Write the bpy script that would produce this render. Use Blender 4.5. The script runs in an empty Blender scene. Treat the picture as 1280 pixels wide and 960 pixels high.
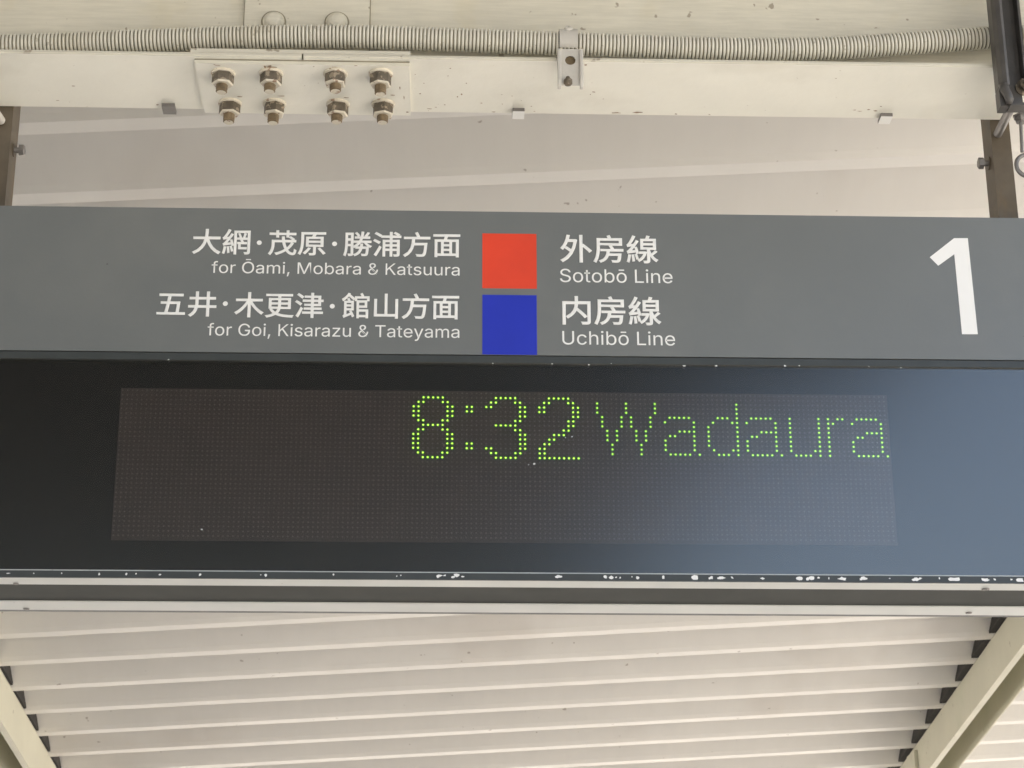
import bpy, bmesh, math, random
from mathutils import Vector, Matrix
random.seed(7)
S = bpy.context.scene
COL = S.collection
rad = math.radians

# ------------------------------------------------------------------ camera
EYE = Vector((0, 0, 1.6))
PITCH, YAW, ROLL, F = rad(21.273), rad(-2.088), rad(-0.220), 2670.0
cy, sy = math.cos(YAW), math.sin(YAW)
def rz(v): return Vector((cy*v[0]-sy*v[1], sy*v[0]+cy*v[1], v[2]))
R1 = rz((1, 0, 0)); FW = rz((0, math.cos(PITCH), math.sin(PITCH))); U1 = rz((0, -math.sin(PITCH), math.cos(PITCH)))
RR = math.cos(ROLL)*R1 + math.sin(ROLL)*U1
UU = -math.sin(ROLL)*R1 + math.cos(ROLL)*U1
cam = bpy.data.cameras.new('camera'); co = bpy.data.objects.new('camera', cam); COL.objects.link(co)
m = Matrix((RR, UU, -FW)).transposed().to_4x4(); m.translation = EYE
co.matrix_world = m
cam.sensor_width = 36; cam.lens = F/1280*36; cam.clip_start = .05; cam.clip_end = 3000
cam.dof.use_dof = True; cam.dof.focus_distance = 2.9; cam.dof.aperture_fstop = 32
S.camera = co

# ------------------------------------------------------------------ daylight
SUN_EL, SUN_AZ = rad(50), rad(25)          # azimuth measured from +y towards +x
W = bpy.data.worlds.new('World'); S.world = W; W.use_nodes = True
nt = W.node_tree; bg = nt.nodes['Background']
sky = nt.nodes.new('ShaderNodeTexSky'); sky.sky_type = 'NISHITA'; sky.sun_disc = False
sky.sun_elevation = SUN_EL; sky.sun_rotation = SUN_AZ; sky.dust_density = 4.0; sky.ozone_density = .2; sky.air_density = .8
nt.links.new(sky.outputs[0], bg.inputs[0]); bg.inputs[1].default_value = .15
sl = bpy.data.lights.new('sun', 'SUN'); sl.energy = 5.0; sl.angle = rad(.5); sl.color = (1, .97, .93)
so = bpy.data.objects.new('sun', sl); COL.objects.link(so)
sd = Vector((math.sin(SUN_AZ)*math.cos(SUN_EL), math.cos(SUN_AZ)*math.cos(SUN_EL), math.sin(SUN_EL)))
so.rotation_euler = sd.to_track_quat('Z', 'Y').to_euler(); so.location = (6, 2, 8)
S.view_settings.view_transform = 'Standard'; S.view_settings.look = 'None'
S.view_settings.exposure = 2.06; S.view_settings.gamma = 1
S.render.engine = 'CYCLES'
S.cycles.max_bounces = 10; S.cycles.diffuse_bounces = 6; S.cycles.use_denoising = True
S.cycles.sample_clamp_indirect = 6

# ------------------------------------------------------------------ survey helpers
def ray(px, py): return FW*F + RR*(px-640) + UU*(480-py)
def at(px, py, ax, v):
    """point on the plane coordinate[ax] = v seen at photo pixel px, py"""
    d = ray(px, py); t = (v-EYE[ax])/d[ax]; return EYE + d*t
GZ = 1.6                                    # eye height above the platform

# ------------------------------------------------------------------ materials
def mat(name, col, rough=.5, metal=0., var=.08, vscale=6., bump=0., bscale=200., spots=None, spec=.5, grain=None, streak=None, coat=0.):
    m = bpy.data.materials.new(name); m.use_nodes = True
    n = m.node_tree.nodes; L = m.node_tree.links; b = n['Principled BSDF']
    b.inputs['Roughness'].default_value = rough; b.inputs['Metallic'].default_value = metal
    b.inputs['Specular IOR Level'].default_value = spec
    if coat: b.inputs['Coat Weight'].default_value = coat; b.inputs['Coat Roughness'].default_value = .1
    tc = n.new('ShaderNodeTexCoord'); src = tc.outputs['Object']
    def noise(scale, detail=5, rgh=.6, sc=None):
        t = n.new('ShaderNodeTexNoise'); t.inputs['Scale'].default_value = scale
        t.inputs['Detail'].default_value = detail; t.inputs['Roughness'].default_value = rgh
        if sc:
            mp = n.new('ShaderNodeMapping'); mp.inputs['Scale'].default_value = sc
            L.new(src, mp.inputs[0]); L.new(mp.outputs[0], t.inputs['Vector'])
        else: L.new(src, t.inputs['Vector'])
        return t.outputs['Fac']
    def ramp(f, a, z, c0, c1):
        r = n.new('ShaderNodeValToRGB'); r.color_ramp.elements[0].position = a; r.color_ramp.elements[1].position = z
        r.color_ramp.elements[0].color = (*c0, 1); r.color_ramp.elements[1].color = (*c1, 1)
        L.new(f, r.inputs[0]); return r.outputs[0]
    def mix(f, a, c, kind='MIX'):
        x = n.new('ShaderNodeMix'); x.data_type = 'RGBA'; x.blend_type = kind
        if isinstance(f, float): x.inputs[0].default_value = f
        else: L.new(f, x.inputs[0])
        L.new(a, x.inputs[6])
        if isinstance(c, tuple): x.inputs[7].default_value = (*c, 1)
        else: L.new(c, x.inputs[7])
        return x.outputs[2]
    lo = tuple(c*(1-var) for c in col); hi = tuple(min(1, c*(1+var)) for c in col)
    c = ramp(noise(vscale), .3, .7, lo, hi)
    if grain:
        g = ramp(noise(grain[0], 3, .6, grain[1]), .35, .65, (1-grain[2],)*3, (1,)*3); c = mix(1., c, g, 'MULTIPLY')
    if streak:
        g = ramp(noise(streak[0], 4, .6, streak[1]), .55, .8, (0,)*3, (streak[3],)*3); c = mix(g, c, streak[2])
    for (sc, thr, scol, amt) in (spots or []):
        g = ramp(noise(sc, 2, .5), thr, thr+.03, (0,)*3, (amt,)*3)
        c = mix(g, c, scol)
    L.new(c, b.inputs['Base Color'])
    rr_ = n.new('ShaderNodeMapRange'); rr_.inputs[3].default_value = max(.02, rough-.06); rr_.inputs[4].default_value = min(1, rough+.1)
    L.new(noise(vscale*2.3), rr_.inputs[0]); L.new(rr_.outputs[0], b.inputs['Roughness'])
    if bump:
        bp = n.new('ShaderNodeBump'); bp.inputs['Strength'].default_value = 1; bp.inputs['Distance'].default_value = bump
        L.new(noise(bscale, 3), bp.inputs['Height']); L.new(bp.outputs[0], b.inputs['Normal'])
    return m
RUST = (.20, .09, .035)
GRIME = (.16, .14, .10)
M = {}
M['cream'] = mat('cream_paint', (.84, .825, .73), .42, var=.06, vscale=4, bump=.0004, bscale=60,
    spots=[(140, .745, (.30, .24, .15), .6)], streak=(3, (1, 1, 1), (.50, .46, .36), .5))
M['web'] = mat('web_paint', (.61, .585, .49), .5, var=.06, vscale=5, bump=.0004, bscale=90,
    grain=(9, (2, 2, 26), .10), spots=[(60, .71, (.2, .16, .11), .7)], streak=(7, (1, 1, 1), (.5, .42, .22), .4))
M['roof'] = mat('roof_paint', (.73, .71, .67), .42, var=.05, vscale=1.2, bump=.0003, bscale=40,
    spots=[(38, .74, (.25, .20, .16), .6)], grain=(2.2, (9, 1.2, 1.2), .02), streak=(1.1, (1.2, 1, 1), (.52, .46, .40), .6))
M['near_dark'] = mat('unseen_dark_near_roof', (.028, .027, .025), .85, var=.15, vscale=2)  # unseen near roof, made dark so the glass reflects little at left
M['groove_shade'] = mat('dark_groove_shade', (.035, .032, .028), .9, var=.3, vscale=60)  # near-black colour standing for shade in the roof grooves
M['roofbeam'] = mat('roof_beam_paint', (.60, .58, .46), .5, var=.06, vscale=3, spots=[(40, .72, (.2, .17, .12), .6)], streak=(4, (1, 1, 1), (.45, .47, .33), .6))
M['signgrey'] = mat('sign_grey', (.158, .168, .164), .32, var=.03, vscale=5, bump=.00012, bscale=160, spots=[(110, .76, (.06, .06, .055), .6)], streak=(3, (1, .2, 1), (.21, .215, .20), .6))
M['white'] = mat('white_print', (.82, .82, .79), .45, var=.02, vscale=20)
M['red'] = mat('red_print', (.70, .055, .020), .45, var=.05, vscale=14)
M['blue'] = mat('blue_print', (.012, .028, .42), .45, var=.05, vscale=14)
M['rail'] = mat('dark_grey_rail', (.042, .048, .047), .42, var=.10, vscale=30, bump=.0002, bscale=120)
M['black'] = mat('black_seam', (.012, .012, .012), .7)
M['surround'] = mat('black_display_surround', (.004, .004, .0037), .6, var=.1, vscale=8)
M['module'] = mat('display_board', (.165, .130, .120), .7, var=.07, vscale=26)
M['ledoff'] = mat('unlit_diode', (.31, .25, .24), .5, var=.2, vscale=60)
M['strip'] = mat('light_grey_strip', (.52, .54, .52), .35, var=.03, vscale=7, spots=[(150, .75, (.1, .1, .09), .7)])
M['recess'] = mat('grey_recess', (.058, .061, .056), .65, spec=.2, var=.05, vscale=7)
M['bare'] = mat('dull_steel', (.20, .19, .18), .45, .5, var=.15, vscale=30, bump=.0002, bscale=200)
M['hanger'] = mat('hanger_steel', (.105, .085, .060), .5, .15, var=.18, vscale=22, bump=.0002, bscale=120, streak=(13, (1, 1, .5), (.19, .115, .035), .7))
M['nut'] = mat('weathered_and_shaded_nut', (.115, .095, .068), .6, .1, var=.4, vscale=70, bump=.0005, bscale=300, spots=[(120, .58, (.36, .30, .22), .7)])
M['nutpaint_and_light'] = mat('flaking_cream_paint_and_light', (.62, .57, .46), .5, var=.10, vscale=60, bump=.0006, bscale=250, spots=[(110, .60, RUST, .7)])
M['rusty'] = mat('rusty_shank', (.17, .125, .07), .65, .1, var=.4, vscale=90, bump=.0006, bscale=300)
M['conduit'] = mat('conduit_plastic', (.66, .64, .56), .45, var=.07, vscale=14, spots=[(120, .68, (.25, .21, .14), .5)], streak=(9, (1, 1, 1), (.46, .41, .30), .6))
M['groove'] = mat('grime_and_shade', (.24, .22, .16), .7, var=.2, vscale=30)  # dirt in the conduit grooves, also shade round splice edges and bolt heads
M['zinc'] = mat('grey_zinc', (.52, .50, .45), .45, .0, var=.06, vscale=40, bump=.0003, bscale=200)
M['bracket'] = mat('grey_bracket_steel', (.085, .080, .074), .42, .2, var=.2, vscale=25, bump=.0004, bscale=140)
M['flake'] = mat('bare_chip', (.80, .80, .78), .6, var=.05, vscale=100)
M['rustpatch'] = mat('rust_patch', (.30, .20, .12), .8, var=.3, vscale=120, bump=.0004, bscale=400)
M['scuff'] = mat('scuffed_primer', (.50, .44, .36), .7, var=.15, vscale=120)
M['floor'] = mat('platform_concrete', (.37, .345, .30), .85, var=.1, vscale=2, bump=.002, bscale=30)
def led_mat():
    m = bpy.data.materials.new('diode_glow_halo'); m.use_nodes = True
    b = m.node_tree.nodes['Principled BSDF']; b.inputs['Base Color'].default_value = (.1, .3, .05, 1)
    b.inputs['Emission Color'].default_value = (.14, 1, .005, 1); b.inputs['Emission Strength'].default_value = .09
    return m
M['led'] = led_mat()
def led_mat2():
    m = bpy.data.materials.new('green_diode_core'); m.use_nodes = True
    b = m.node_tree.nodes['Principled BSDF']; b.inputs['Base Color'].default_value = (.2, .4, .1, 1)
    b.inputs['Emission Color'].default_value = (.60, 1, .10, 1); b.inputs['Emission Strength'].default_value = .8
    return m
M['core'] = led_mat2(); M['core_dim'] = led_mat2(); M['core_dim'].name = 'dim_diode_core'
M['core_dim'].node_tree.nodes['Principled BSDF'].inputs['Emission Strength'].default_value = .55
def glass_mat():
    m = bpy.data.materials.new('smoked_glass'); m.use_nodes = True
    n = m.node_tree.nodes; L = m.node_tree.links; n.remove(n['Principled BSDF'])
    o = n['Material Output']; t = n.new('ShaderNodeBsdfTransparent'); t.inputs[0].default_value = (.80, .80, .80, 1)
    g = n.new('ShaderNodeBsdfGlossy'); g.inputs[0].default_value = (1, .95, .85, 1); g.inputs['Roughness'].default_value = .22
    f = n.new('ShaderNodeFresnel'); f.inputs[0].default_value = 1.9
    x = n.new('ShaderNodeMixShader'); L.new(f.outputs[0], x.inputs[0]); L.new(t.outputs[0], x.inputs[1]); L.new(g.outputs[0], x.inputs[2])
    L.new(x.outputs[0], o.inputs[0]); return m
M['glass'] = glass_mat()

# ------------------------------------------------------------------ mesh helpers
def link(name, me, m, parent=None, smooth=False):
    o = bpy.data.objects.new(name, me); COL.objects.link(o)
    for k in (m if isinstance(m, list) else [m]): me.materials.append(M[k])
    if smooth:
        for p in me.polygons: p.use_smooth = True
    if parent: o.parent = parent; o.matrix_parent_inverse = Matrix.Identity(4); o.location = -world_loc(parent)
    return o
def world_loc(o):
    v = o.location.copy()
    while o.parent: o = o.parent; v += o.location
    return v
def obj(name, bm, m, parent=None, smooth=False, bev=0, seg=2):
    if bev:
        es = [e for e in bm.edges if len(e.link_faces) == 2 and e.calc_face_angle(0) > .5]
        bmesh.ops.bevel(bm, geom=es, offset=bev, segments=seg, affect='EDGES', profile=.6)
    me = bpy.data.meshes.new(name); bm.normal_update(); bm.to_mesh(me); bm.free()
    return link(name, me, m, parent, smooth)
def empty(name, loc):
    o = bpy.data.objects.new(name, None); COL.objects.link(o); o.location = loc; o.empty_display_size = .05; return o
def tag(o, label, cat, group=None):
    o['label'] = label; o['category'] = cat
    if group: o['group'] = group
    return o
def box(bm, x0, x1, y0, y1, z0, z1):
    v = [bm.verts.new(p) for p in ((x0,y0,z0),(x1,y0,z0),(x1,y1,z0),(x0,y1,z0),(x0,y0,z1),(x1,y0,z1),(x1,y1,z1),(x0,y1,z1))]
    for f in ((0,3,2,1),(4,5,6,7),(0,1,5,4),(1,2,6,5),(2,3,7,6),(3,0,4,7)): bm.faces.new([v[i] for i in f])
def B(*a):
    bm = bmesh.new(); box(bm, *a); return bm
def prism(bm, poly, d0, d1, axis):
    """polygon (a,b) extruded between d0 and d1 along axis"""
    def P(a, b, d): return {0: (d, a, b), 1: (a, d, b), 2: (a, b, d)}[axis]
    lo = [bm.verts.new(P(a, b, d0)) for a, b in poly]; hi = [bm.verts.new(P(a, b, d1)) for a, b in poly]
    n = len(poly); bm.faces.new(lo[::-1]); bm.faces.new(hi)
    for i in range(n): bm.faces.new((lo[i], lo[(i+1) % n], hi[(i+1) % n], hi[i]))
    bmesh.ops.recalc_face_normals(bm, faces=bm.faces)
def frame(d):
    d = d.normalized(); a = Vector((0, 0, 1)) if abs(d.z) < .9 else Vector((1, 0, 0))
    u = d.cross(a).normalized(); return u, d.cross(u).normalized()
def sweep(bm, pts, radii, seg=16, cap=True, rot=0.):
    rings = []
    for i, (p, r) in enumerate(zip(pts, radii)):
        d = (pts[min(i+1, len(pts)-1)] - pts[max(i-1, 0)])
        u, w = frame(d)
        rings.append([bm.verts.new(p + r*(math.cos(rot+2*math.pi*k/seg)*u + math.sin(rot+2*math.pi*k/seg)*w)) for k in range(seg)])
    for a, b in zip(rings, rings[1:]):
        for k in range(seg): bm.faces.new((a[k], a[(k+1) % seg], b[(k+1) % seg], b[k]))
    if cap: bm.faces.new(rings[0][::-1]); bm.faces.new(rings[-1])
    bmesh.ops.recalc_face_normals(bm, faces=bm.faces)
def cyl(bm, a, b, r, seg=20, rot=0.): sweep(bm, [Vector(a), Vector(b)], [r, r], seg, True, rot)
def lathe(bm, c, ax, prof, seg=24, rot=0.):
    """prof: (distance along ax, radius)"""
    ax = Vector(ax).normalized(); u, w = frame(ax); rings = []
    for t, r in prof:
        rings.append([bm.verts.new(Vector(c)+ax*t+max(r, 1e-5)*(math.cos(rot+2*math.pi*k/seg)*u+math.sin(rot+2*math.pi*k/seg)*w)) for k in range(seg)])
    for a, b in zip(rings, rings[1:]):
        for k in range(seg): bm.faces.new((a[k], a[(k+1) % seg], b[(k+1) % seg], b[k]))
    bm.faces.new(rings[0][::-1]); bm.faces.new(rings[-1]); bmesh.ops.recalc_face_normals(bm, faces=bm.faces)
def spline(P, n):
    out = []
    P = [P[0]*2-P[1]] + P + [P[-1]*2-P[-2]]
    for i in range(1, len(P)-2):
        for k in range(n):
            t = k/n; a, b, c, d = P[i-1:i+3]
            out.append(.5*((2*b)+(c-a)*t+(2*a-5*b+4*c-d)*t*t+(3*b-a-3*c+d)*t**3))
    out.append(P[-2]); return out
LAYER = [0]
def blob_patch(bm, cx, cy_, rx, ry, place, n=9, jag=.45):
    vs = []; LAYER[0] += 1; lift = (LAYER[0] % 12)*.000012
    for k in range(n):
        a = 2*math.pi*k/n; s = 1 - jag*random.random()
        q = place(cx+rx*s*math.cos(a), cy_+ry*s*math.sin(a)); up = abs(place(0, 1).z-place(0, 0).z) > .5
        vs.append(bm.verts.new(q-Vector((0, lift, 0) if up else (0, 0, lift))))
    bm.faces.new(vs)

# ------------------------------------------------------------------ ground
bm = bmesh.new()
g = bmesh.ops.create_grid(bm, x_segments=8, y_segments=8, size=300)
fl = obj('platform_floor', bm, 'floor'); fl['kind'] = 'structure'

# ------------------------------------------------------------------ corrugated roof above everything
TX, TY, PHI, OFF, P = .05560, -.08314, -.01053, 3.20896, .22429
def roofpt(s, c, n):
    x = math.cos(PHI)*s - math.sin(PHI)*c; y = math.sin(PHI)*s + math.cos(PHI)*c
    return Vector((x, y, GZ + 2.0 + TX*x + TY*y + n))
roof = empty('canopy_roof', roofpt(0, 4, 0)); roof['kind'] = 'structure'
PROF = [(-.036, 0), (0, 0), (.010, .068), (.070, .072), (P-.046, .010), (P-.036, 0)]
def roof_panel(k, s0, s1, m='roof'):
    c0 = OFF + P*k; bm = bmesh.new(); cols = []
    N = 2
    for i in range(N+1):
        s = s0 + (s1-s0)*i/N
        cols.append([bm.verts.new(roofpt(s, c0+a, h)) for a, h in PROF])
    for a, b in zip(cols, cols[1:]):
        for j in range(len(PROF)-1): bm.faces.new((a[j], b[j], b[j+1], a[j+1]))
    o = obj('roof_panel', bm, m, roof)  # also makes the added, unseen near panels
    return o
for k in range(-4, 44): roof_panel(k, -9, 2.4 if k < 2 else 3.9 if k < 11 else 6)  # unseen right edge stepped outwards to shape light on the roof
for k in range(-60, -4): roof_panel(k, -9, .85 if k < -16 else 1.2 if k < -10 else 1.5, 'near_dark')  # unseen near panels, added dark and stepped to steer light and pane reflection

# two lipped channel beams that carry the roof, running away from the sign
def roof_beam(xa, side, label):
    """side -1: the flat web faces left, +1: faces right"""
    e = empty('roof_beam', (xa, 3, GZ+2.0+TX*xa+TY*3-.13))
    H = .128; T = .0035
    def prof(pts):
        bm = bmesh.new(); vs = []
        for y in (2.9, 5, 7, 9.5):
            vs.append([bm.verts.new((xa+side*a*-1, y, GZ+2.0+TX*xa+TY*y-.002-b)) for a, b in pts])
        n = len(pts)
        for A, Bb in zip(vs, vs[1:]):
            for i in range(n): bm.faces.new((A[i], A[(i+1) % n], Bb[(i+1) % n], Bb[i]))
        bm.faces.new(vs[0][::-1]); bm.faces.new(vs[-1]); bmesh.ops.recalc_face_normals(bm, faces=bm.faces); return bm
    obj('side_web', prof([(0, 0), (0, H), (.020, H), (.020, H-T), (T, H-T), (T, 0)]), 'roofbeam', e)
    obj('top_plate', prof([(T+.001, .010), (T+.001, .014), (.094, .014), (.094, .010)]), 'roofbeam', e)
    obj('far_web', prof([(.0945, 0), (.0945, H), (.0985, H), (.0985, 0)]), 'roofbeam', e)
    tag(e, label, 'beam', 'roof beams running away under the canopy')
    return e
# where the webs meet the roof in the photograph
def on_roof(px, py):
    d = ray(px, py); t = 2.0/(d.z-TX*d.x-TY*d.y); return EYE+d*t
XR = .5*(on_roof(1245, 775).x+on_roof(1133, 960).x); XL = .5*(on_roof(0, 840).x+on_roof(74, 960).x)
print('beams', on_roof(1245, 775), on_roof(1133, 960), on_roof(0, 840), on_roof(74, 960))
rb = roof_beam(XR, -1, 'cream channel beam under the roof at lower right, its shaded side beside the dark roof grooves')
roof_beam(XL, 1, 'cream channel beam under the roof at lower left, its broad side brightly lit')
# dark blocks added in the grooves for the shade beside each beam
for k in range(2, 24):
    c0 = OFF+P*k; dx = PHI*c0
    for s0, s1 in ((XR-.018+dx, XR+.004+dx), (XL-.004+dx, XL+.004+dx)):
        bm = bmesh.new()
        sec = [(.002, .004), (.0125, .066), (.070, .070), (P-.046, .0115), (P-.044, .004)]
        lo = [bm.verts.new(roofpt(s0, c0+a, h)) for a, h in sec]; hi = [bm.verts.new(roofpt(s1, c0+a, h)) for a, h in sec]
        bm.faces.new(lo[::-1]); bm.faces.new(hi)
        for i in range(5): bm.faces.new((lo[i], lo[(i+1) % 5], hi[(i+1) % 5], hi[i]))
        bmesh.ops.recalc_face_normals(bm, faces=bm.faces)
        obj('shade_block', bm, 'groove_shade', roof)
# small bracket welded to the right beam
bp_ = on_roof(1170, 938)
bm = B(XR-.012, XR-.001, bp_.y-.10, bp_.y+.02, bp_.z-.10, bp_.z-.02)
obj('cleat', bm, 'roofbeam', rb, bev=.003)

# ------------------------------------------------------------------ H-section beam with its splice
ZF = GZ+1.443; Y0, Y1 = 2.508, 2.657; FT = .0055
XJ = at(378, 72, 1, Y0).x
ZT = GZ+1.70; YW = .5*(Y0+Y1)
hb = empty('steel_beam', (.08, YW, ZF))
tag(hb, 'cream painted steel beam across the top with rusty bolts, above the sign', 'beam')
def beam_half(x0, x1):
    w = .0035
    poly = [(Y0, ZF), (Y1, ZF), (Y1, ZF+FT), (YW+w, ZF+FT), (YW+w, ZT-FT), (Y1, ZT-FT), (Y1, ZT), (Y0, ZT), (Y0, ZT-FT), (YW-w, ZT-FT), (YW-w, ZF+FT), (Y0, ZF+FT)]
    bm = bmesh.new(); prism(bm, poly, x0, x1, 0)
    for e in bm.edges: e.select = False
    es = [e for e in bm.edges if abs(e.verts[0].co.x-e.verts[1].co.x) > .1 and all(v.co.y in (e.verts[0].co.y,) and v.co.z < ZF+FT+.0001 for v in e.verts) and min(abs(e.verts[0].co.y-Y0), abs(e.verts[0].co.y-Y1)) < 1e-5]
    bmesh.ops.bevel(bm, geom=es, offset=.0012, segments=2, affect='EDGES')
    return bm
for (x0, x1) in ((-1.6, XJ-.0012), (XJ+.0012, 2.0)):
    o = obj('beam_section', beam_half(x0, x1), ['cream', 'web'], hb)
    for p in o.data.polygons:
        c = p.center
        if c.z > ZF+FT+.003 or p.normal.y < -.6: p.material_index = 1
# notch at the joint corner
# splice plates
PT = .006
xa, xb = at(242, 78, 1, Y0).x, at(512, 80, 1, Y0).x
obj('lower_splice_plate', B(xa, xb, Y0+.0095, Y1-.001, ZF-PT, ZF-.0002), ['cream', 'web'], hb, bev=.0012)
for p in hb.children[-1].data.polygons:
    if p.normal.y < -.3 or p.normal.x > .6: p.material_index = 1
obj('shade_strip', B(xa, xb, Y0+.0078, Y0+.0094, ZF-.0012, ZF-.0002), 'groove', hb)  # dark strip painting the shadow line under the flange edge
xa2, xb2 = at(238, 64, 1, Y0).x, at(513, 66, 1, Y0).x
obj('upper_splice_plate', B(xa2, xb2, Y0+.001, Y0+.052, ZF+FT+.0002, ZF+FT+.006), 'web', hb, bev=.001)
xc, xd = at(306, 10, 1, YW-.012).x, at(462, 10, 1, YW-.012).x
yws = YW-.0037
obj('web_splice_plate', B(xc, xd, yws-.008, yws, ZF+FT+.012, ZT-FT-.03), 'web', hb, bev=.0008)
obj('shade_strip', B(xc-.0014, xd+.0014, yws-.0022, yws-.0001, ZF+FT+.011, ZT-FT-.029), 'groove', hb)  # dark border behind the plate, edge shadow put into colour
# the dark strips above put shade along the splice edges
bm = bmesh.new()
def hexnut(c, r, h, rot):
    """hexagonal nut under the flange, hanging down from c; sides weathered, lower face painted, partly paler for light from below"""
    bm = bmesh.new()
    lathe(bm, c, (0, 0, -1), [(0, r), (h-.0018, r), (h, r*.88)], 6, rot)
    return bm
def shade_down(o, idx=1, lim=-.5):  # material for downward faces, partly light from below put into colour
    for p in o.data.polygons:
        if p.normal.z < lim: p.material_index = idx
ZB = ZF-PT
rows = [[(279, 91.5), (339, 91.5), (419.2, 91.8), (475.8, 92)], [(287.6, 129), (343, 129.3), (422.5, 130), (479, 130)]]
for r_, row in enumerate(rows):
    for i, (px, py) in enumerate(row):
        c = at(px, py, 2, ZB); rot = random.uniform(-.5, .5)+(.52 if r_ == 0 else .15)
        top = .0; nh = .0155+random.uniform(-.0008, .0008)
        bm = bmesh.new(); L_ = .003+nh+.0105+random.uniform(-.0028, .003)
        thr = [(0, .0074), (.003+nh, .0074)]; q_ = .0035+nh
        while q_+.003 < L_+.0025: thr += [(q_+.0009, .0080), (q_+.0018, .0072)]; q_ += .0018
        lathe(bm, (c.x, c.y, ZB+.004), (random.uniform(-.04, .04), random.uniform(-.04, .04), -1), thr+[(L_+.0028, .0078), (L_+.0042, .0064)], 18)
        sh = obj('bolt', bm, ['rusty', 'nutpaint_and_light'], hb); shade_down(sh, 1, -.985)
        bm = bmesh.new(); lathe(bm, (c.x, c.y, ZB-.0001), (0, 0, -1), [(0, .0163), (.0022, .0163), (.0034, .0152)], 30)
        obj('washer', bm, 'nutpaint_and_light', sh)
        o = obj('nut', hexnut((c.x, c.y, ZB-.0033), 1*.0148, nh, rot), ['nut', 'nutpaint_and_light'], sh); shade_down(o)
# domed heads on the web plate
for px, py in ((342, 27.5), (421, 28.5)):
    c = at(px, py, 1, yws-.008); bm = bmesh.new()
    lathe(bm, c, (0, -1, 0), [(0, .0150), (.0030, .0150), (.0036, .0136), (.007, .0126), (.0105, .0100), (.0125, .0065), (.0132, .002)], 28)
    hd_ = obj('bolt_head', bm, 'web', hb, smooth=False)
    bm = bmesh.new(); lathe(bm, c, (0, -1, 0), [(-.001, .0174), (.0010, .0172), (.0012, .0160)], 28); obj('grime_shade_ring', bm, 'groove', hd_)  # dark ring of gap grime that also paints the head's shadow outline
# lugs at the far edge of the flange
for px, w in ((210, .018), (648.5, .0165), (1112, .0165)):
    c = at(px, 136 if px > 300 else 131.5, 2, ZF-.004)
    o = obj('lug', B(c.x-w/2, c.x+w/2, Y1-.017, Y1+.006, ZF-.0055, ZF-.0003), ['bare', 'white'], hb, bev=.0005, seg=1)
    if px > 300: shade_down(o)  # white underside against dark front, partly shade put into the lug colours
# rust and scuffed paint on the flange
bm = bmesh.new()
fp = lambda z: (lambda x, y: Vector((x, y, z)))
def spot(px, py, rx, ry, z): c = at(px, py, 2, z); blob_patch(bm, c.x, c.y, rx/970, ry/970*2, fp(z), 11, .6)
for a in ((770, 141, 9, 1.1), (797, 140.5, 8, 1.3), (577, 118, 2, 1.4), (572, 121, 1.4, 1), (525, 117, 1.6, 1), (563, 85.5, 1.2, .8), (1094, 138.5, 4, 1), (1086, 137, 3, .7), (732, 81, 2, 1), (742, 115, 3, .7), (887, 143, 2, .6), (845, 142.5, 3, .8), (602, 129, 2, .6), (617, 140, 4, .6), (1075, 139, 5, .6), (640, 120, 1.5, .5), (655, 137.5, 2, .5), (664, 133, 1.5, .7), (668, 139, 2, .5), (628, 130, 1.2, .5), (738, 118, 1, .8), (729, 103, 1, .8), (1068, 137.5, 3, .7), (1101, 133, 2, .6), (1045, 98, 2, .5), (556, 131, 1.5, .6), (560, 95, .8, .8), (537, 136, 6, .5), (519, 93, 1, .6), (530, 104, 1, .5), (545, 134, 2, .4), (583, 104, 1.4, .9), (92, 107.5, 3, .6), (72, 125.5, 2.6, .5), (197, 131, 3, .9)): spot(*a, ZF-.0004)
for a in ((340, 84, 9, .7), (272, 82, 6, .5), (418, 84, 6, .4), (300, 121, 5, .8), (352, 120, 7, .7), (433, 122, 5, .6), (491, 119, 4, .8), (331, 83.5, 2, 2), (337, 82.5, 3, 1.6), (268, 80.5, 2, .5), (445, 82, 3, .5), (392, 83, 1.5, .5), (500, 110, .8, 3), (509, 140, 3, 1), (505, 122, .8, 3)): spot(*a, ZB-.0004)
o = obj('rust_patch', bm, 'rustpatch', hb); o['kind'] = 'stuff'
bm = bmesh.new()
for a in ((790, 135, 13, 3.8), (548, 100, 34, 16), (780, 132, 6, 2), (704, 118, 20, 3)): spot(*a, ZF-.0002)
obj('scuffed_paint', bm, 'scuff', hb)['kind'] = 'stuff' if 0 else 'stuff'
for o in list(hb.children):
    if o.name.startswith('scuffed'): bpy.data.objects.remove(o)

# ------------------------------------------------------------------ corrugated conduit on the beam
ctr = [(-140, 52, 2.560), (-20, 57, 2.560), (60, 56, 2.560), (200, 50.5, 2.553), (330, 46.3, 2.545), (440, 46.0, 2.543), (560, 49.5, 2.541), (640, 52.3, 2.541), (710, 55, 2.540), (800, 58, 2.540), (880, 61, 2.540), (960, 62, 2.541), (1050, 60, 2.543), (1150, 53.5, 2.545), (1240, 47, 2.545), (1330, 42, 2.545)]
path = spline([at(px, py, 1, y) for px, py, y in ctr], 60)
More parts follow.
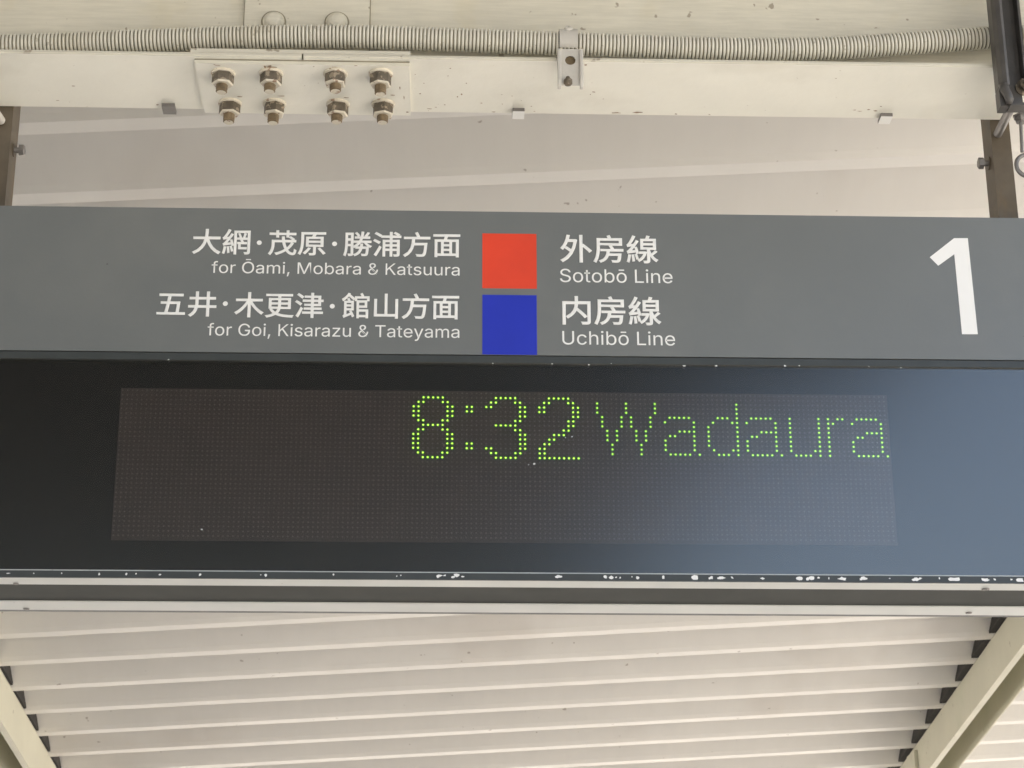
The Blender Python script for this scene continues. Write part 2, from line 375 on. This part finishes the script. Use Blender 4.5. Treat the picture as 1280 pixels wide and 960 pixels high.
# resample by length
acc = [0.]
for a, b in zip(path, path[1:]): acc.append(acc[-1]+(b-a).length)
PITCHC = .00515; K = 6; n = int(acc[-1]/(PITCHC/K)); pts = []; j = 0
for i in range(n):
    s = i*PITCHC/K
    while acc[j+1] < s: j += 1
    t = (s-acc[j])/(acc[j+1]-acc[j]); pts.append(path[j].lerp(path[j+1], t))
RC = .0163
shape = [0, .55, .93, 1, .93, .55]
radii = [RC-.0034*(1-shape[i % K]) for i in range(n)]
bm = bmesh.new(); sweep(bm, pts, radii, 22)
cdt = obj('conduit', bm, ['conduit', 'groove'], smooth=True)
for i, p in enumerate(cdt.data.polygons):
    if p.index < (n-1)*22 and (p.index//22) % K in (0, 5): p.material_index = 1
tag(cdt, 'pale corrugated conduit running along the steel beam above the rusty bolts', 'conduit')

# saddle clamp that ties the conduit to the beam
cc = at(710, 54, 1, 2.540); cx_ = cc.x
cl = empty('conduit_clamp', (cx_, Y0, ZF)); tag(cl, 'pale grey clamp strapped over the corrugated conduit, with a round hole below', 'clamp')
bm = bmesh.new(); R_ = RC+.0012; w2 = .0125
arc = [(cc.y+R_*math.cos(a), cc.z+R_*math.sin(a)) for a in [rad(d) for d in range(60, 236, 8)]]
arc2 = [(cc.y+(R_+.0018)*math.cos(a), cc.z+(R_+.0018)*math.sin(a)) for a in [rad(d) for d in range(60, 236, 8)]]
for i in range(len(arc)-1):
    prism(bm, [arc[i], arc[i+1], arc2[i+1], arc2[i]], cx_-w2, cx_+w2, 0)
bmesh.ops.remove_doubles(bm, verts=bm.verts, dist=1e-6)
obj('strap', bm, 'zinc', cl)
zt, zb = at(710, 64, 1, Y0-.008).z, at(710, 107, 1, Y0-.008).z
XC = cx_; hz = at(710, 75.5, 1, Y0-.008).z
def plate_with_hole(x0, x1, z0, z1, hx, hz_, hr, y0, y1):
    bm = bmesh.new(); N = 32; inner = []; outer = []
    for k in range(N):
        a = 2*math.pi*k/N; c_, s_ = math.cos(a), math.sin(a)
        inner.append((hx+hr*c_, hz_+hr*s_))
        tx = ((x1-hx)/c_ if c_ > 1e-6 else (x0-hx)/c_ if c_ < -1e-6 else 1e9); tz = ((z1-hz_)/s_ if s_ > 1e-6 else (z0-hz_)/s_ if s_ < -1e-6 else 1e9)
        t = min(tx, tz); outer.append((hx+t*c_, hz_+t*s_))
    # snap nearest ring vertices to the four corners
    for X, Z in ((x0, z0), (x0, z1), (x1, z0), (x1, z1)):
        k = min(range(N), key=lambda k: (outer[k][0]-X)**2+(outer[k][1]-Z)**2); outer[k] = (X, Z)
    V = {}
    for nm, ring in (('i', inner), ('o', outer)):
        for yy, t in ((y0, 'f'), (y1, 'b')): V[nm+t] = [bm.verts.new((a, yy, b)) for a, b in ring]
    for k in range(N):
        q = (k+1) % N
        bm.faces.new((V['if'][k], V['if'][q], V['of'][q], V['of'][k])); bm.faces.new((V['ib'][k], V['ob'][k], V['ob'][q], V['ib'][q]))
        bm.faces.new((V['if'][k], V['ib'][k], V['ib'][q], V['if'][q])); bm.faces.new((V['of'][k], V['of'][q], V['ob'][q], V['ob'][k]))
    bmesh.ops.recalc_face_normals(bm, faces=bm.faces); return bm
obj('clamp_body', plate_with_hole(XC-.0125, XC+.0125, zb+.001, zt+.003, XC, hz, .0070, Y0-.0085, Y0-.0065), 'zinc', cl)
obj('clamp_back', B(XC-.0125, XC+.0125, Y0-.0030, Y0-.0012, zb+.008, zt), 'rusty', cl)
for s in (-1, 1):
    bm = bmesh.new(); xx = XC+s*.0148
    prism(bm, [(Y0-.0125, zb+.006), (Y0-.0120, zt+.001), (Y0-.0085, zt+.004), (Y0-.0008, zt+.004), (Y0-.0008, zb-.002), (Y0-.0085, zb-.003)], xx-.0024, xx+.0024, 0)
    obj('side_lip', bm, 'zinc', cl, bev=.0015, seg=3)
c = at(710, 34, 1, cc.y-.008); bm = bmesh.new(); d = Vector((0, -.8, .45)).normalized(); 
c = Vector((cx_, cc.y-(R_+.001)*math.cos(rad(52)), cc.z+(R_+.001)*math.sin(rad(52))))
lathe(bm, c, d, [(0, .0058), (.003, .0055), (.0042, .004), (.0043, .0018), (.0030, .0015)], 18); obj('strap_screw', bm, 'zinc', cl)
c = at(710, 101, 1, Y0-.009); bm = bmesh.new()
lathe(bm, c+Vector((0, .002, .006)), (0, -.3, -1), [(0, .0030), (.006, .0030), (.0062, .0060), (.0110, .0058), (.0125, .0030)], 16); obj('set_screw', bm, ['nut', 'nutpaint_and_light'], cl); shade_down(cl.children[-1])

# ------------------------------------------------------------------ hangers
YH0, YH1 = 2.661, 2.706
def hanger(xl, xr, label, side):
    e = empty('sign_hanger', ((xl+xr)/2, YH0, GZ+1.26))
    # cold-formed square tube with a slight fold
    obj('tube', B(xl, xr, YH0, YH1, GZ+1.2, ZT), 'hanger', e, bev=.0035, seg=3)
    zc = at(1213 if side < 0 else 28, 204 if side < 0 else 188, 1, 2.683).z; xo = xl if side < 0 else xr
    bm = bmesh.new(); cyl(bm, (xo+side*-.002, 2.683, zc), (xo+side*.013, 2.683, zc), .0042, 14)
    bt = obj('bolt', bm, 'bare', e)
    bm = bmesh.new(); lathe(bm, (xo+side*.0085, 2.683, zc), (side, 0, 0), [(0, .0085), (.0065, .0085), (.0075, .0070)], 6, .3); obj('nut', bm, 'bare', bt)
    bm = bmesh.new(); lathe(bm, (xo+side*.0002, 2.683, zc), (side, 0, 0), [(0, .0095), (.0016, .0095)], 22); obj('washer', bm, 'hanger', bt)
    return tag(e, label, 'hanger', 'steel hangers holding the sign')
xr0 = at(1237.5, 146, 1, YH0).x; xr1 = at(1262, 170, 1, YH0).x
HR = hanger(xr0-.001, xr1+.001, 'brown steel tube hanger dropping to the sign above its numeral, at the right', -1)
xl1 = at(11, 200, 1, YH0).x
HL = hanger(xl1-.030, xl1, 'dark steel tube hanger dropping to the sign at the far left edge', 1)

# pins that run down to the hangers
for a, b, yb, lab in (((1272, 118), (1247, 168), YH0-.004, 'short grey steel rod slanting down against the right hanger'), ((-14, 128), (2, 152), YH0-.004, 'end of a pale steel rod against the left hanger')):
    pa = at(*a, 1, 2.505 if a[0] > 0 else 2.6); pb = at(*b, 1, yb); bm = bmesh.new()
    u_ = (pb-pa).normalized(); L_ = (pb-pa).length
    lathe(bm, pa, u_, [(0, .0062), (L_-.003, .0062), (L_-.001, .0052), (L_, .003)], 18)
    if a[0] < 0: pass
    tag(obj('steel_rod', bm, 'bare' if a[0] > 0 else 'zinc'), lab, 'rod')

# dark grey folded bracket in front of the beam at the right
br = empty('steel_bracket', (.72, 2.49, GZ+1.41)); tag(br, 'dark grey folded steel bracket crossing the beam at the upper right corner', 'bracket')
YB = 2.478
pz = lambda px, py: at(px, py, 1, YB)
L0, L1 = pz(1243, 0), pz(1257, 128)
zTop = pz(1243, -60).z; zBot = pz(1258, 128).z
x0 = pz(1247, 60).x-.001
x1 = x0+.0155
poly = [(x0, YB+.028), (x0, YB+.0085), (x0+.004, YB+.0025), (x0+.0095, YB), (x0+.0135, YB+.002), (x0+.0115, YB+.007), (x0+.0095, YB+.030), (x0+.004, YB+.031)]
bm = bmesh.new(); prism(bm, poly, zBot+.028, zTop, 2)
# the curled lower end
obj('folded_edge', bm, 'bracket', br, bev=.001)
bm = bmesh.new()
pl = [Vector((x0+.0060, YB+.006, zBot+.030)), Vector((x0+.0068, YB+.0055, zBot+.022)), Vector((x0+.0098, YB+.005, zBot+.014)), Vector((x0+.0115, YB+.005, zBot+.007)), Vector((x0+.0108, YB+.006, zBot+.001))]
sweep(bm, pl, [.0068, .0066, .0062, .0060, .0040], 14); obj('curled_end', bm, 'bracket', br, smooth=True)
bm = B(x0+.0005, x0+.012, YB+.010, YB+.030, zBot, zBot+.0279); obj('edge_stub', bm, 'bracket', br, bev=.001)
obj('back_plate', B(x0+.0097, x0+.036, YB+.0262, YB+.0300, zBot+.003, zTop), 'bracket', br, bev=.0006)
obj('far_lip', B(x0+.0362, x0+.0395, YB+.008, YB+.0300, zBot+.040, zTop), 'bracket', br, bev=.0008)
obj('foot_plate', B(x0+.0122, x0+.052, YB+.0045, YB+.0258, zBot-.001, zBot+.003), 'bracket', br, bev=.0006)
c = at(1277, 108, 1, YB+.020); bm = bmesh.new()
lathe(bm, (c.x+.004, c.y, c.z), (0, -1, -.15), [(-.006, .0112), (-.003, .0112)], 24); lathe(bm, (c.x+.004, c.y-.003, c.z), (0, -1, -.15), [(0, .0092), (.0070, .0092), (.0085, .0075)], 6, .2)
lathe(bm, (c.x+.004, c.y-.011, c.z-.001), (0, -1, -.15), [(0, .0050), (.0060, .0050), (.0068, .0040)], 14)
obj('bolt', bm, 'nut', br)

# eye bolt with a ring at the right edge
ey = empty('hook_and_ring', at(1276, 155, 1, 2.60)); tag(ey, 'small dark hook and round ring hanging at the right edge beside the hanger', 'hook')
c = at(1277, 148, 1, 2.60); bm = bmesh.new()
lathe(bm, c+Vector((0, 0, .004)), (0, 0, -1), [(0, .0125), (.002, .0125), (.0021, .0095), (.0085, .0095), (.0100, .0078)], 6, .4); obj('nut', bm, 'bare', ey)
bm = bmesh.new(); cyl(bm, c+Vector((0, 0, .03)), at(1277.5, 190, 1, 2.60), .0024, 12); obj('shank', bm, 'bare', ey)
c = at(1284.5, 207, 1, 2.60); bm = bmesh.new(); N = 36
ring = []
for k in range(N):
    a = 2*math.pi*k/N; ctr_ = c+Vector((math.cos(a)*.0155, 0, math.sin(a)*.0165)); o_ = Vector((math.cos(a), 0, math.sin(a)))
    ring.append([bm.verts.new(ctr_+.0031*(math.cos(b)*o_+math.sin(b)*Vector((0, 1, 0)))) for b in [2*math.pi*j/10 for j in range(10)]])
for k in range(N):
    A, Bq = ring[k], ring[(k+1) % N]
    for j in range(10): bm.faces.new((A[j], A[(j+1) % 10], Bq[(j+1) % 10], Bq[j]))
bmesh.ops.recalc_face_normals(bm, faces=bm.faces); obj('ring', bm, 'bare', ey, smooth=True)

# ------------------------------------------------------------------ the departure sign
YS = 2.6; SX0, SX1 = -.86, 1.03
Zs = dict(top=GZ+1.2622, seam=GZ+1.0538, rail=GZ+1.0520, gtop=GZ+1.0425, gbot=GZ+.7560, bot=GZ+.7470)
sg = empty('departure_sign', (.075, YS+.07, Zs['bot'])); tag(sg, 'grey hanging platform sign with white lettering and a green dot display', 'sign')
obj('header_panel', B(SX0, SX1, YS, YS+.020, Zs['seam'], Zs['top']), 'signgrey', sg, bev=.0012)
obj('casing', B(SX0+.001, SX1-.001, YS+.0202, YS+.146, Zs['bot']+.012, Zs['top']-.001), 'signgrey', sg, bev=.001)
obj('seam', B(SX0, SX1, YS+.006, YS+.020, Zs['rail'], Zs['seam']-.0001), 'black', sg)
obj('upper_rail', B(SX0, SX1, YS-.0005, YS+.0195, Zs['gtop'], Zs['rail']), 'rail', sg, bev=.0010)
obj('lower_rail', B(SX0, SX1, YS-.0005, YS+.0195, Zs['bot']+.0022, Zs['gbot']), 'rail', sg, bev=.0003)
obj('display_surround', B(SX0, SX1, YS+.0120, YS+.0195, Zs['gbot']+.0001, Zs['gtop']-.0001), 'surround', sg)
gp = obj('glass_pane', B(SX0, SX1, YS+.0030, YS+.0032, Zs['gbot']+.0001, Zs['gtop']-.0001), 'glass', sg)
# underside: two light strips with a grey recess between
ZU = Zs['bot']
yy = [at(640, r, 2, ZU).y for r in (722.8, 734.2, 755.6, 765.8, 768.0)]
obj('bottom_lip', B(SX0, SX1, YS-.0012, YS+.0015, ZU-.0002, ZU+.0020), 'rail', sg, bev=.0006)
obj('front_strip', B(SX0, SX1, YS+.0017, yy[1], ZU, ZU+.011), 'strip', sg, bev=.0005)
obj('recess_panel', B(SX0, SX1, yy[1]+.0002, yy[2]+.006, ZU+.0016, ZU+.0112), 'recess', sg)
obj('rear_strip', B(SX0, SX1, yy[2], yy[3], ZU, ZU+.0082), 'strip', sg, bev=.0005)
obj('rear_edge', B(SX0, SX1, yy[3]+.0002, yy[4]+.002, ZU+.0006, ZU+.0082), 'rail', sg)
for px, py, r in ((1232, 736.5, 5), (1211, 766, 4.2), (33, 761, 4), (20, 729.5, 3.4)):
    c = at(px, py, 2, ZU-.0002); bm = bmesh.new(); lathe(bm, c, (0, 0, -1), [(0, r/920), (.0008, r/920*.9), (.0009, r/920*.35), (.0001, r/920*.3)], 16); obj('screw', bm, 'bare', sg)

# print on the header
YP = YS-.0003
def rect(name, x0p, y0p, x1p, y1p, m):
    a, b = at(x0p, y0p, 1, YS), at(x1p, y1p, 1, YS)
    obj(name, B(a.x, b.x, YP, YS-.00005, max(b.z, Zs['seam']+.0004), a.z), m, sg)
rect('red_line_square', 603, 291.8, 671, 361, 'red'); rect('blue_line_square', 603, 368.5, 671.4, 445, 'blue')
a1 = [(903, 229), (1000, 153), (1055, 153), (1095, 537), (1032, 537), (1001, 217), (937, 263)]
a1 = [at(880+x/3.2, 250+y/3.2, 1, YS) for x, y in a1]
bm = bmesh.new(); prism(bm, [(p.x, p.z) for p in a1], YP, YS-.00005, 1); obj('numeral', bm, 'white', sg)

import os
def font(nm):
    for base in (bpy.utils.resource_path('LOCAL'), bpy.utils.resource_path('SYSTEM')):
        p_ = os.path.join(base, 'datafiles', 'fonts', nm)
        if os.path.exists(p_): return bpy.data.fonts.load(p_)
    return None
INTER = font('Inter.woff2'); CJK = font('Noto Sans CJK Regular.woff2')
def text_mesh(s, fnt, off, sp=1.0):
    cu = bpy.data.curves.new('print', 'FONT'); cu.body = s
    if fnt: cu.font = fnt
    cu.bevel_depth = off; cu.bevel_resolution = 0; cu.resolution_u = 4; cu.space_character = sp
    o = bpy.data.objects.new('print', cu); COL.objects.link(o)
    dg = bpy.context.evaluated_depsgraph_get(); me = bpy.data.meshes.new_from_object(o.evaluated_get(dg))
    bpy.data.objects.remove(o); return me
def place_text(s, name, x0p, x1p, topp, botp, fnt, off, cap=None, kx=None):
    """fit the ink between the given columns; topp/botp = (px, row) of cap top and baseline"""
    me = text_mesh(s, fnt, off)
    xs = [v.co.x for v in me.vertices]; ys = [v.co.y for v in me.vertices]
    if cap:
        mh = text_mesh(cap, fnt, off); hy = [v.co.y for v in mh.vertices]; y0, y1 = min(hy), max(hy)
    else: y0, y1 = min(ys), max(ys)
    X0, X1 = at(x0p, botp[1], 1, YS).x, at(x1p, botp[1], 1, YS).x
    ZTp, ZBp = at(*topp, 1, YS).z, at(*botp, 1, YS).z
    sx = (X1-X0)/(max(xs)-min(xs)); sz = (ZTp-ZBp)/(y1-y0)
    for v in me.vertices:
        v.co = Vector((X0+(v.co.x-min(xs))*sx, YS-.0004-v.co.z*.004, ZBp+(v.co.y-y0)*sz))
    nb = {}; islands = []
    for e in me.edges:
        a, b_ = e.vertices; nb.setdefault(a, []).append(b_); nb.setdefault(b_, []).append(a)
    seen = set(); isl = 0
    for v0 in range(len(me.vertices)):
        if v0 in seen: continue
        st = [v0]; seen.add(v0); islands.append([])
        while st:
            q = st.pop(); islands[-1].append(q)
            for w_ in nb.get(q, []):
                if w_ not in seen: seen.add(w_); st.append(w_)
        isl += 1
    if kx:                       # the capital K is drawn as one clean outline instead
        X = at(kx, topp[1], 1, YS).x; kv = set(); bb = [9, -9, 9, -9]
        for il in islands:
            ax = [me.vertices[q].co.x for q in il]; az = [me.vertices[q].co.z for q in il]
            if min(ax)-.0015 < X < max(ax)+.0015 and max(az) > ZBp+.8*(ZTp-ZBp):
                kv |= set(il); bb = [min(bb[0], min(ax)), max(bb[1], max(ax)), min(bb[2], min(az)), max(bb[3], max(az))]
        bm = bmesh.new(); bm.from_mesh(me); bm.verts.ensure_lookup_table()
        bmesh.ops.delete(bm, geom=[bm.verts[q] for q in kv], context='VERTS')
        K_ = [(0, 0), (.15, 0), (.15, .36), (.34, .54), (.81, 0), (1, 0), (.45, .63), (.97, 1), (.77, 1), (.15, .53), (.15, 1), (0, 1)]
        bm.faces.new([bm.verts.new((bb[0]+a*(bb[1]-bb[0]), YS-.0004, bb[2]+b_*(bb[3]-bb[2]))) for a, b_ in K_])
        bm.to_mesh(me); bm.free()
    me.update(); me.name = name
    o = link(name, me, 'white', sg); return o
ZX = lambda x, y: (180+x/2.783, 270+y/2.783)
for txt, xa_, xb_, ya_, yb_ in (('大網', 165, 368, 45, 134), ('茂原', 430, 632, 50.5, 138), ('勝浦方面', 692, 1100, 55, 143.5),
                                ('五井', 42, 250, 262, 351), ('木更津', 312, 623, 266, 354.5), ('館山方面', 686, 1096, 269, 359)):
    a_, b_ = ZX(xa_, ya_), ZX(xb_, yb_); xm = (a_[0]+b_[0])/2
    place_text(txt, 'japanese_lettering', a_[0], b_[0], (xm, a_[1]), (xm, b_[1]), CJK, .005)
for x, y in ((401, 93), (663, 97), (283, 305), (655, 314)):
    c = at(*ZX(x, y), 1, YS); bm = bmesh.new(); lathe(bm, (c.x, YP, c.z), (0, 1, 0), [(0, .0033), (.0002, .0033)], 20); obj('separator_dot', bm, 'white', sg)
place_text('for Ōami, Mobara & Katsuura', 'latin_lettering', 264, 574.5, (482, 329.4), (482, 343.6), INTER, .0, 'H', kx=487)
place_text('for Goi, Kisarazu & Tateyama', 'latin_lettering', 259, 574.2, (475, 406.6), (475, 421.5), INTER, .0, 'T', kx=350)
place_text('外房線', 'japanese_lettering', 700, 823.3, (762, 293.8), (762, 329), CJK, .005)
place_text('Sotobō Line', 'latin_lettering', 700, 840.8, (795, 337.2), (795, 353.6), INTER, .0, 'L')
place_text('内房線', 'japanese_lettering', 703, 827, (765, 370.4), (765, 406.6), CJK, .005)
place_text('Uchibō Line', 'latin_lettering', 703, 844, (798, 414.8), (798, 431.5), INTER, .0, 'L')

# dot matrix
YD = YS+.0112
mxl = .5*(at(152, 487, 1, YD).x+at(138, 675, 1, YD).x); mxr = .5*(at(1108, 492, 1, YD).x+at(1122, 682, 1, YD).x)
mzb = at(630, 678.5, 1, YD).z-GZ; mzt = at(630, 489.5, 1, YD).z-GZ
obj('display_board', B(mxl, mxr, YD, YD+.0007, GZ+mzb, GZ+mzt), 'module', sg)
c0x = at(517.3, 497, 1, YD).x; cpx = (at(490+(1052+60*24.75)/4.129, 497, 1, YD).x-c0x)/98.0
r0z = at(540, 497.1, 1, YD).z; rpz = (at(540, 497.1, 1, YD).z-at(540, 571.8, 1, YD).z)/13.0
def led_xy(c, r): return c0x+c*cpx, r0z-r*rpz
def rws(d):
    out = []
    for r, cs in d.items():
        for c in cs: out.append((c, r))
    return out
R = lambda a, b: list(range(a, b+1))
eight = rws({0: R(2, 6), 1: [1, 2, 6, 7], 2: [0, 1, 7, 8], 3: [0, 1, 7, 8], 4: [0, 1, 7, 8], 5: [1, 2, 6, 7], 6: R(2, 6), 7: [1, 2, 6, 7], 8: [0, 1, 7, 8], 9: [0, 1, 7, 8], 10: [0, 1, 7, 8], 11: [0, 1, 7, 8], 12: [1, 2, 6, 7], 13: R(2, 6)})
colon = rws({2: [11, 12], 3: [11, 12], 10: [11, 12], 11: [11, 12]})
three = rws({0: R(17, 21), 1: [16, 17, 21, 22], 2: [15, 16, 22, 23], 3: [22, 23], 4: [22, 23], 5: [21, 22], 6: R(17, 21), 7: [21, 22], 8: [22, 23], 9: [22, 23], 10: [22, 23], 11: [15, 16, 22, 23], 12: [16, 17, 21, 22], 13: R(17, 21)})
two = rws({0: R(28, 32), 1: [27, 28, 32, 33], 2: [26, 27, 33, 34], 3: [26, 27, 33, 34], 4: [33, 34], 5: [32, 33], 6: [32, 33], 7: [31, 32], 8: [29, 30, 31], 9: [28, 29], 10: [27, 28], 11: [26, 27], 12: [26, 27], 13: R(26, 34)})
W_ = rws({1: [38, 44, 50], 2: [38, 44, 50], 3: [38, 44, 50]}) + [(c, r) for c in (39, 43, 45, 49) for r in (4, 5, 6)] + [(c, r) for c in (40, 42, 46, 48) for r in (7, 8, 9)] + [(c, r) for c in (41, 47) for r in (10, 11, 12)]
def A_(o): return rws({4: R(o+1, o+5), 5: [o, o+6], 6: [o+6], 7: R(o+3, o+6), 8: [o+1, o+2, o+6], 9: [o, o+6], 10: [o, o+6], 11: [o, o+6], 12: R(o+1, o+5)+[o+7]})
d_ = [(67, r) for r in range(1, 13)] + rws({4: R(63, 65), 5: [62, 66], 6: [61], 7: [61], 8: [61], 9: [61], 10: [61], 11: [62, 66], 12: R(63, 65)})
u_l = [(78, r) for r in range(4, 12)] + [(84, r) for r in range(4, 13)] + [(83, 11)] + [(c, 12) for c in R(79, 82)]
r_l = [(86, r) for r in range(4, 13)] + [(87, 5), (88, 4), (89, 4)]
glyphs = [eight, [q for q in colon if q[1] < 6], [q for q in colon if q[1] > 6], three, two, W_, A_(52), d_, A_(69), u_l, r_l, A_(91)]
lit = set()
def disc(bm, x, z, r, y, n=8, mi=0):
    f = bm.faces.new([bm.verts.new((x+r*math.cos(2*math.pi*k/n), y, z+r*math.sin(2*math.pi*k/n))) for k in range(n)]); f.material_index = mi
for gl in glyphs:
    bm = bmesh.new()
    for c, r in set(gl):
        lit.add((c, r)); x, z = led_xy(c, r)
        disc(bm, x, z, .00215, YD-.0008, 10, 0); disc(bm, x, z, .00120, YD-.0011, 8, 1)  # wider disc paints the glow around the diode, smaller one is its core
    bmesh.ops.recalc_face_normals(bm, faces=bm.faces)
    obj('lit_character', bm, ['led', 'core' if min(q[0] for q in gl) < 36 else 'core_dim'], sg)
bm = bmesh.new()
for c in range(-61, 99):
    for r in range(-1, 32):
        if (c, r) in lit: continue
        x, z = led_xy(c, r)
        if z < GZ+mzb+.0015 or z > GZ+mzt-.0015 or x < mxl+.001 or x > mxr-.001: continue
        disc(bm, x, z, .00120, YD-.0005, 6)
obj('unlit_diodes', bm, 'ledoff', sg)['kind'] = 'stuff'
sg.children[-1].name = 'unlit_diode_grid'
# chips in the paint of the two rails
bm = bmesh.new(); pv = lambda x, z: Vector((x, YS-.0007, z))
def chip(px, py, rx, rz_):
    c = at(px, py, 1, YS); blob_patch(bm, c.x, c.z, rx/1000, rz_/1000, pv, 8, .6)
for px, w, h in ((11, 3, .8), (42, 1.5, .7), (77, 1.2, 1.2), (124, 1.5, 1.5), (158, 2, 1.3), (170, 1.4, 1), (200, 2.6, .9), (250, 2, 1.7), (326, 1, .7), (332, 2.6, 1.6), (417, 1.6, 1.3), (496, 1.2, .8), (501, 1.2, .8), (550, 4.5, 1.6), (556, 2.5, 1.2), (571, 5.5, 2.3), (578, 3, 1), (697, 4, 1.6), (701, 4, 1.6), (756, 3.2, 2.2), (764, 3.5, 2), (770, 2, 1), (775, 1.3, 1.2), (790, 1.4, .9), (797, 2.5, 1.8), (829, 2.4, 1.8), (868, 6, 2.6), (889, 4, 2), (903, 5.5, 1.9), (915, 2.6, 1.2), (953, 3.6, 1.5), (999, 6, 1.9), (1014, 6, 2.5), (1023, 2, 1), (1036, 1.2, 1.4), (1052, 8, 2.2), (1080, 6, 1.8), (1112, 1.6, .8), (1146, 6, 2.2), (1150, 3, 1), (1174, 1, 1.5), (1193, 9, 2.4), (1231, 6, 1.9), (1243, 2, 1.2), (1275, 6, 2.4), (1264, 2, 1)):
    chip(px, 716.6+px*.0060+random.uniform(-.5, .8), w*1.05, h*1.5)
    if w > 4: chip(px+random.uniform(-5, 5), 717.8+px*.0060, w*.6, h*1.1)
for px, w, h in ((211, 2, 1.4), (616, 2, 1.2), (690, 1.4, .9), (736, 1.6, 1), (764, 1.1, .9), (855, 3, 1.3), (895, 2.2, 1.3), (981, 2.4, 1.9), (999, 1.6, 1.3), (1086, 1.2, .8), (1126, 2.5, .6)):
    chip(px, 444.0+px*.0117+random.uniform(-.3, 1.4)*1.4+2, w, h)
obj('chipped_paint', bm, 'flake', sg)['kind'] = 'stuff'
# scratches on the pane
pv = lambda x, z: Vector((x, YS+.0027, z))
for px, py, w, h in ((668, 579, 2.2, 1.7), (661, 580, 1, 1), (715, 545, 1.2, 1), (707, 546, .9, .9), (252, 661, 2.0, 1.5)):
    bm = bmesh.new(); chip(px, py, w, h); obj('pane_scratch', bm, 'flake', sg)
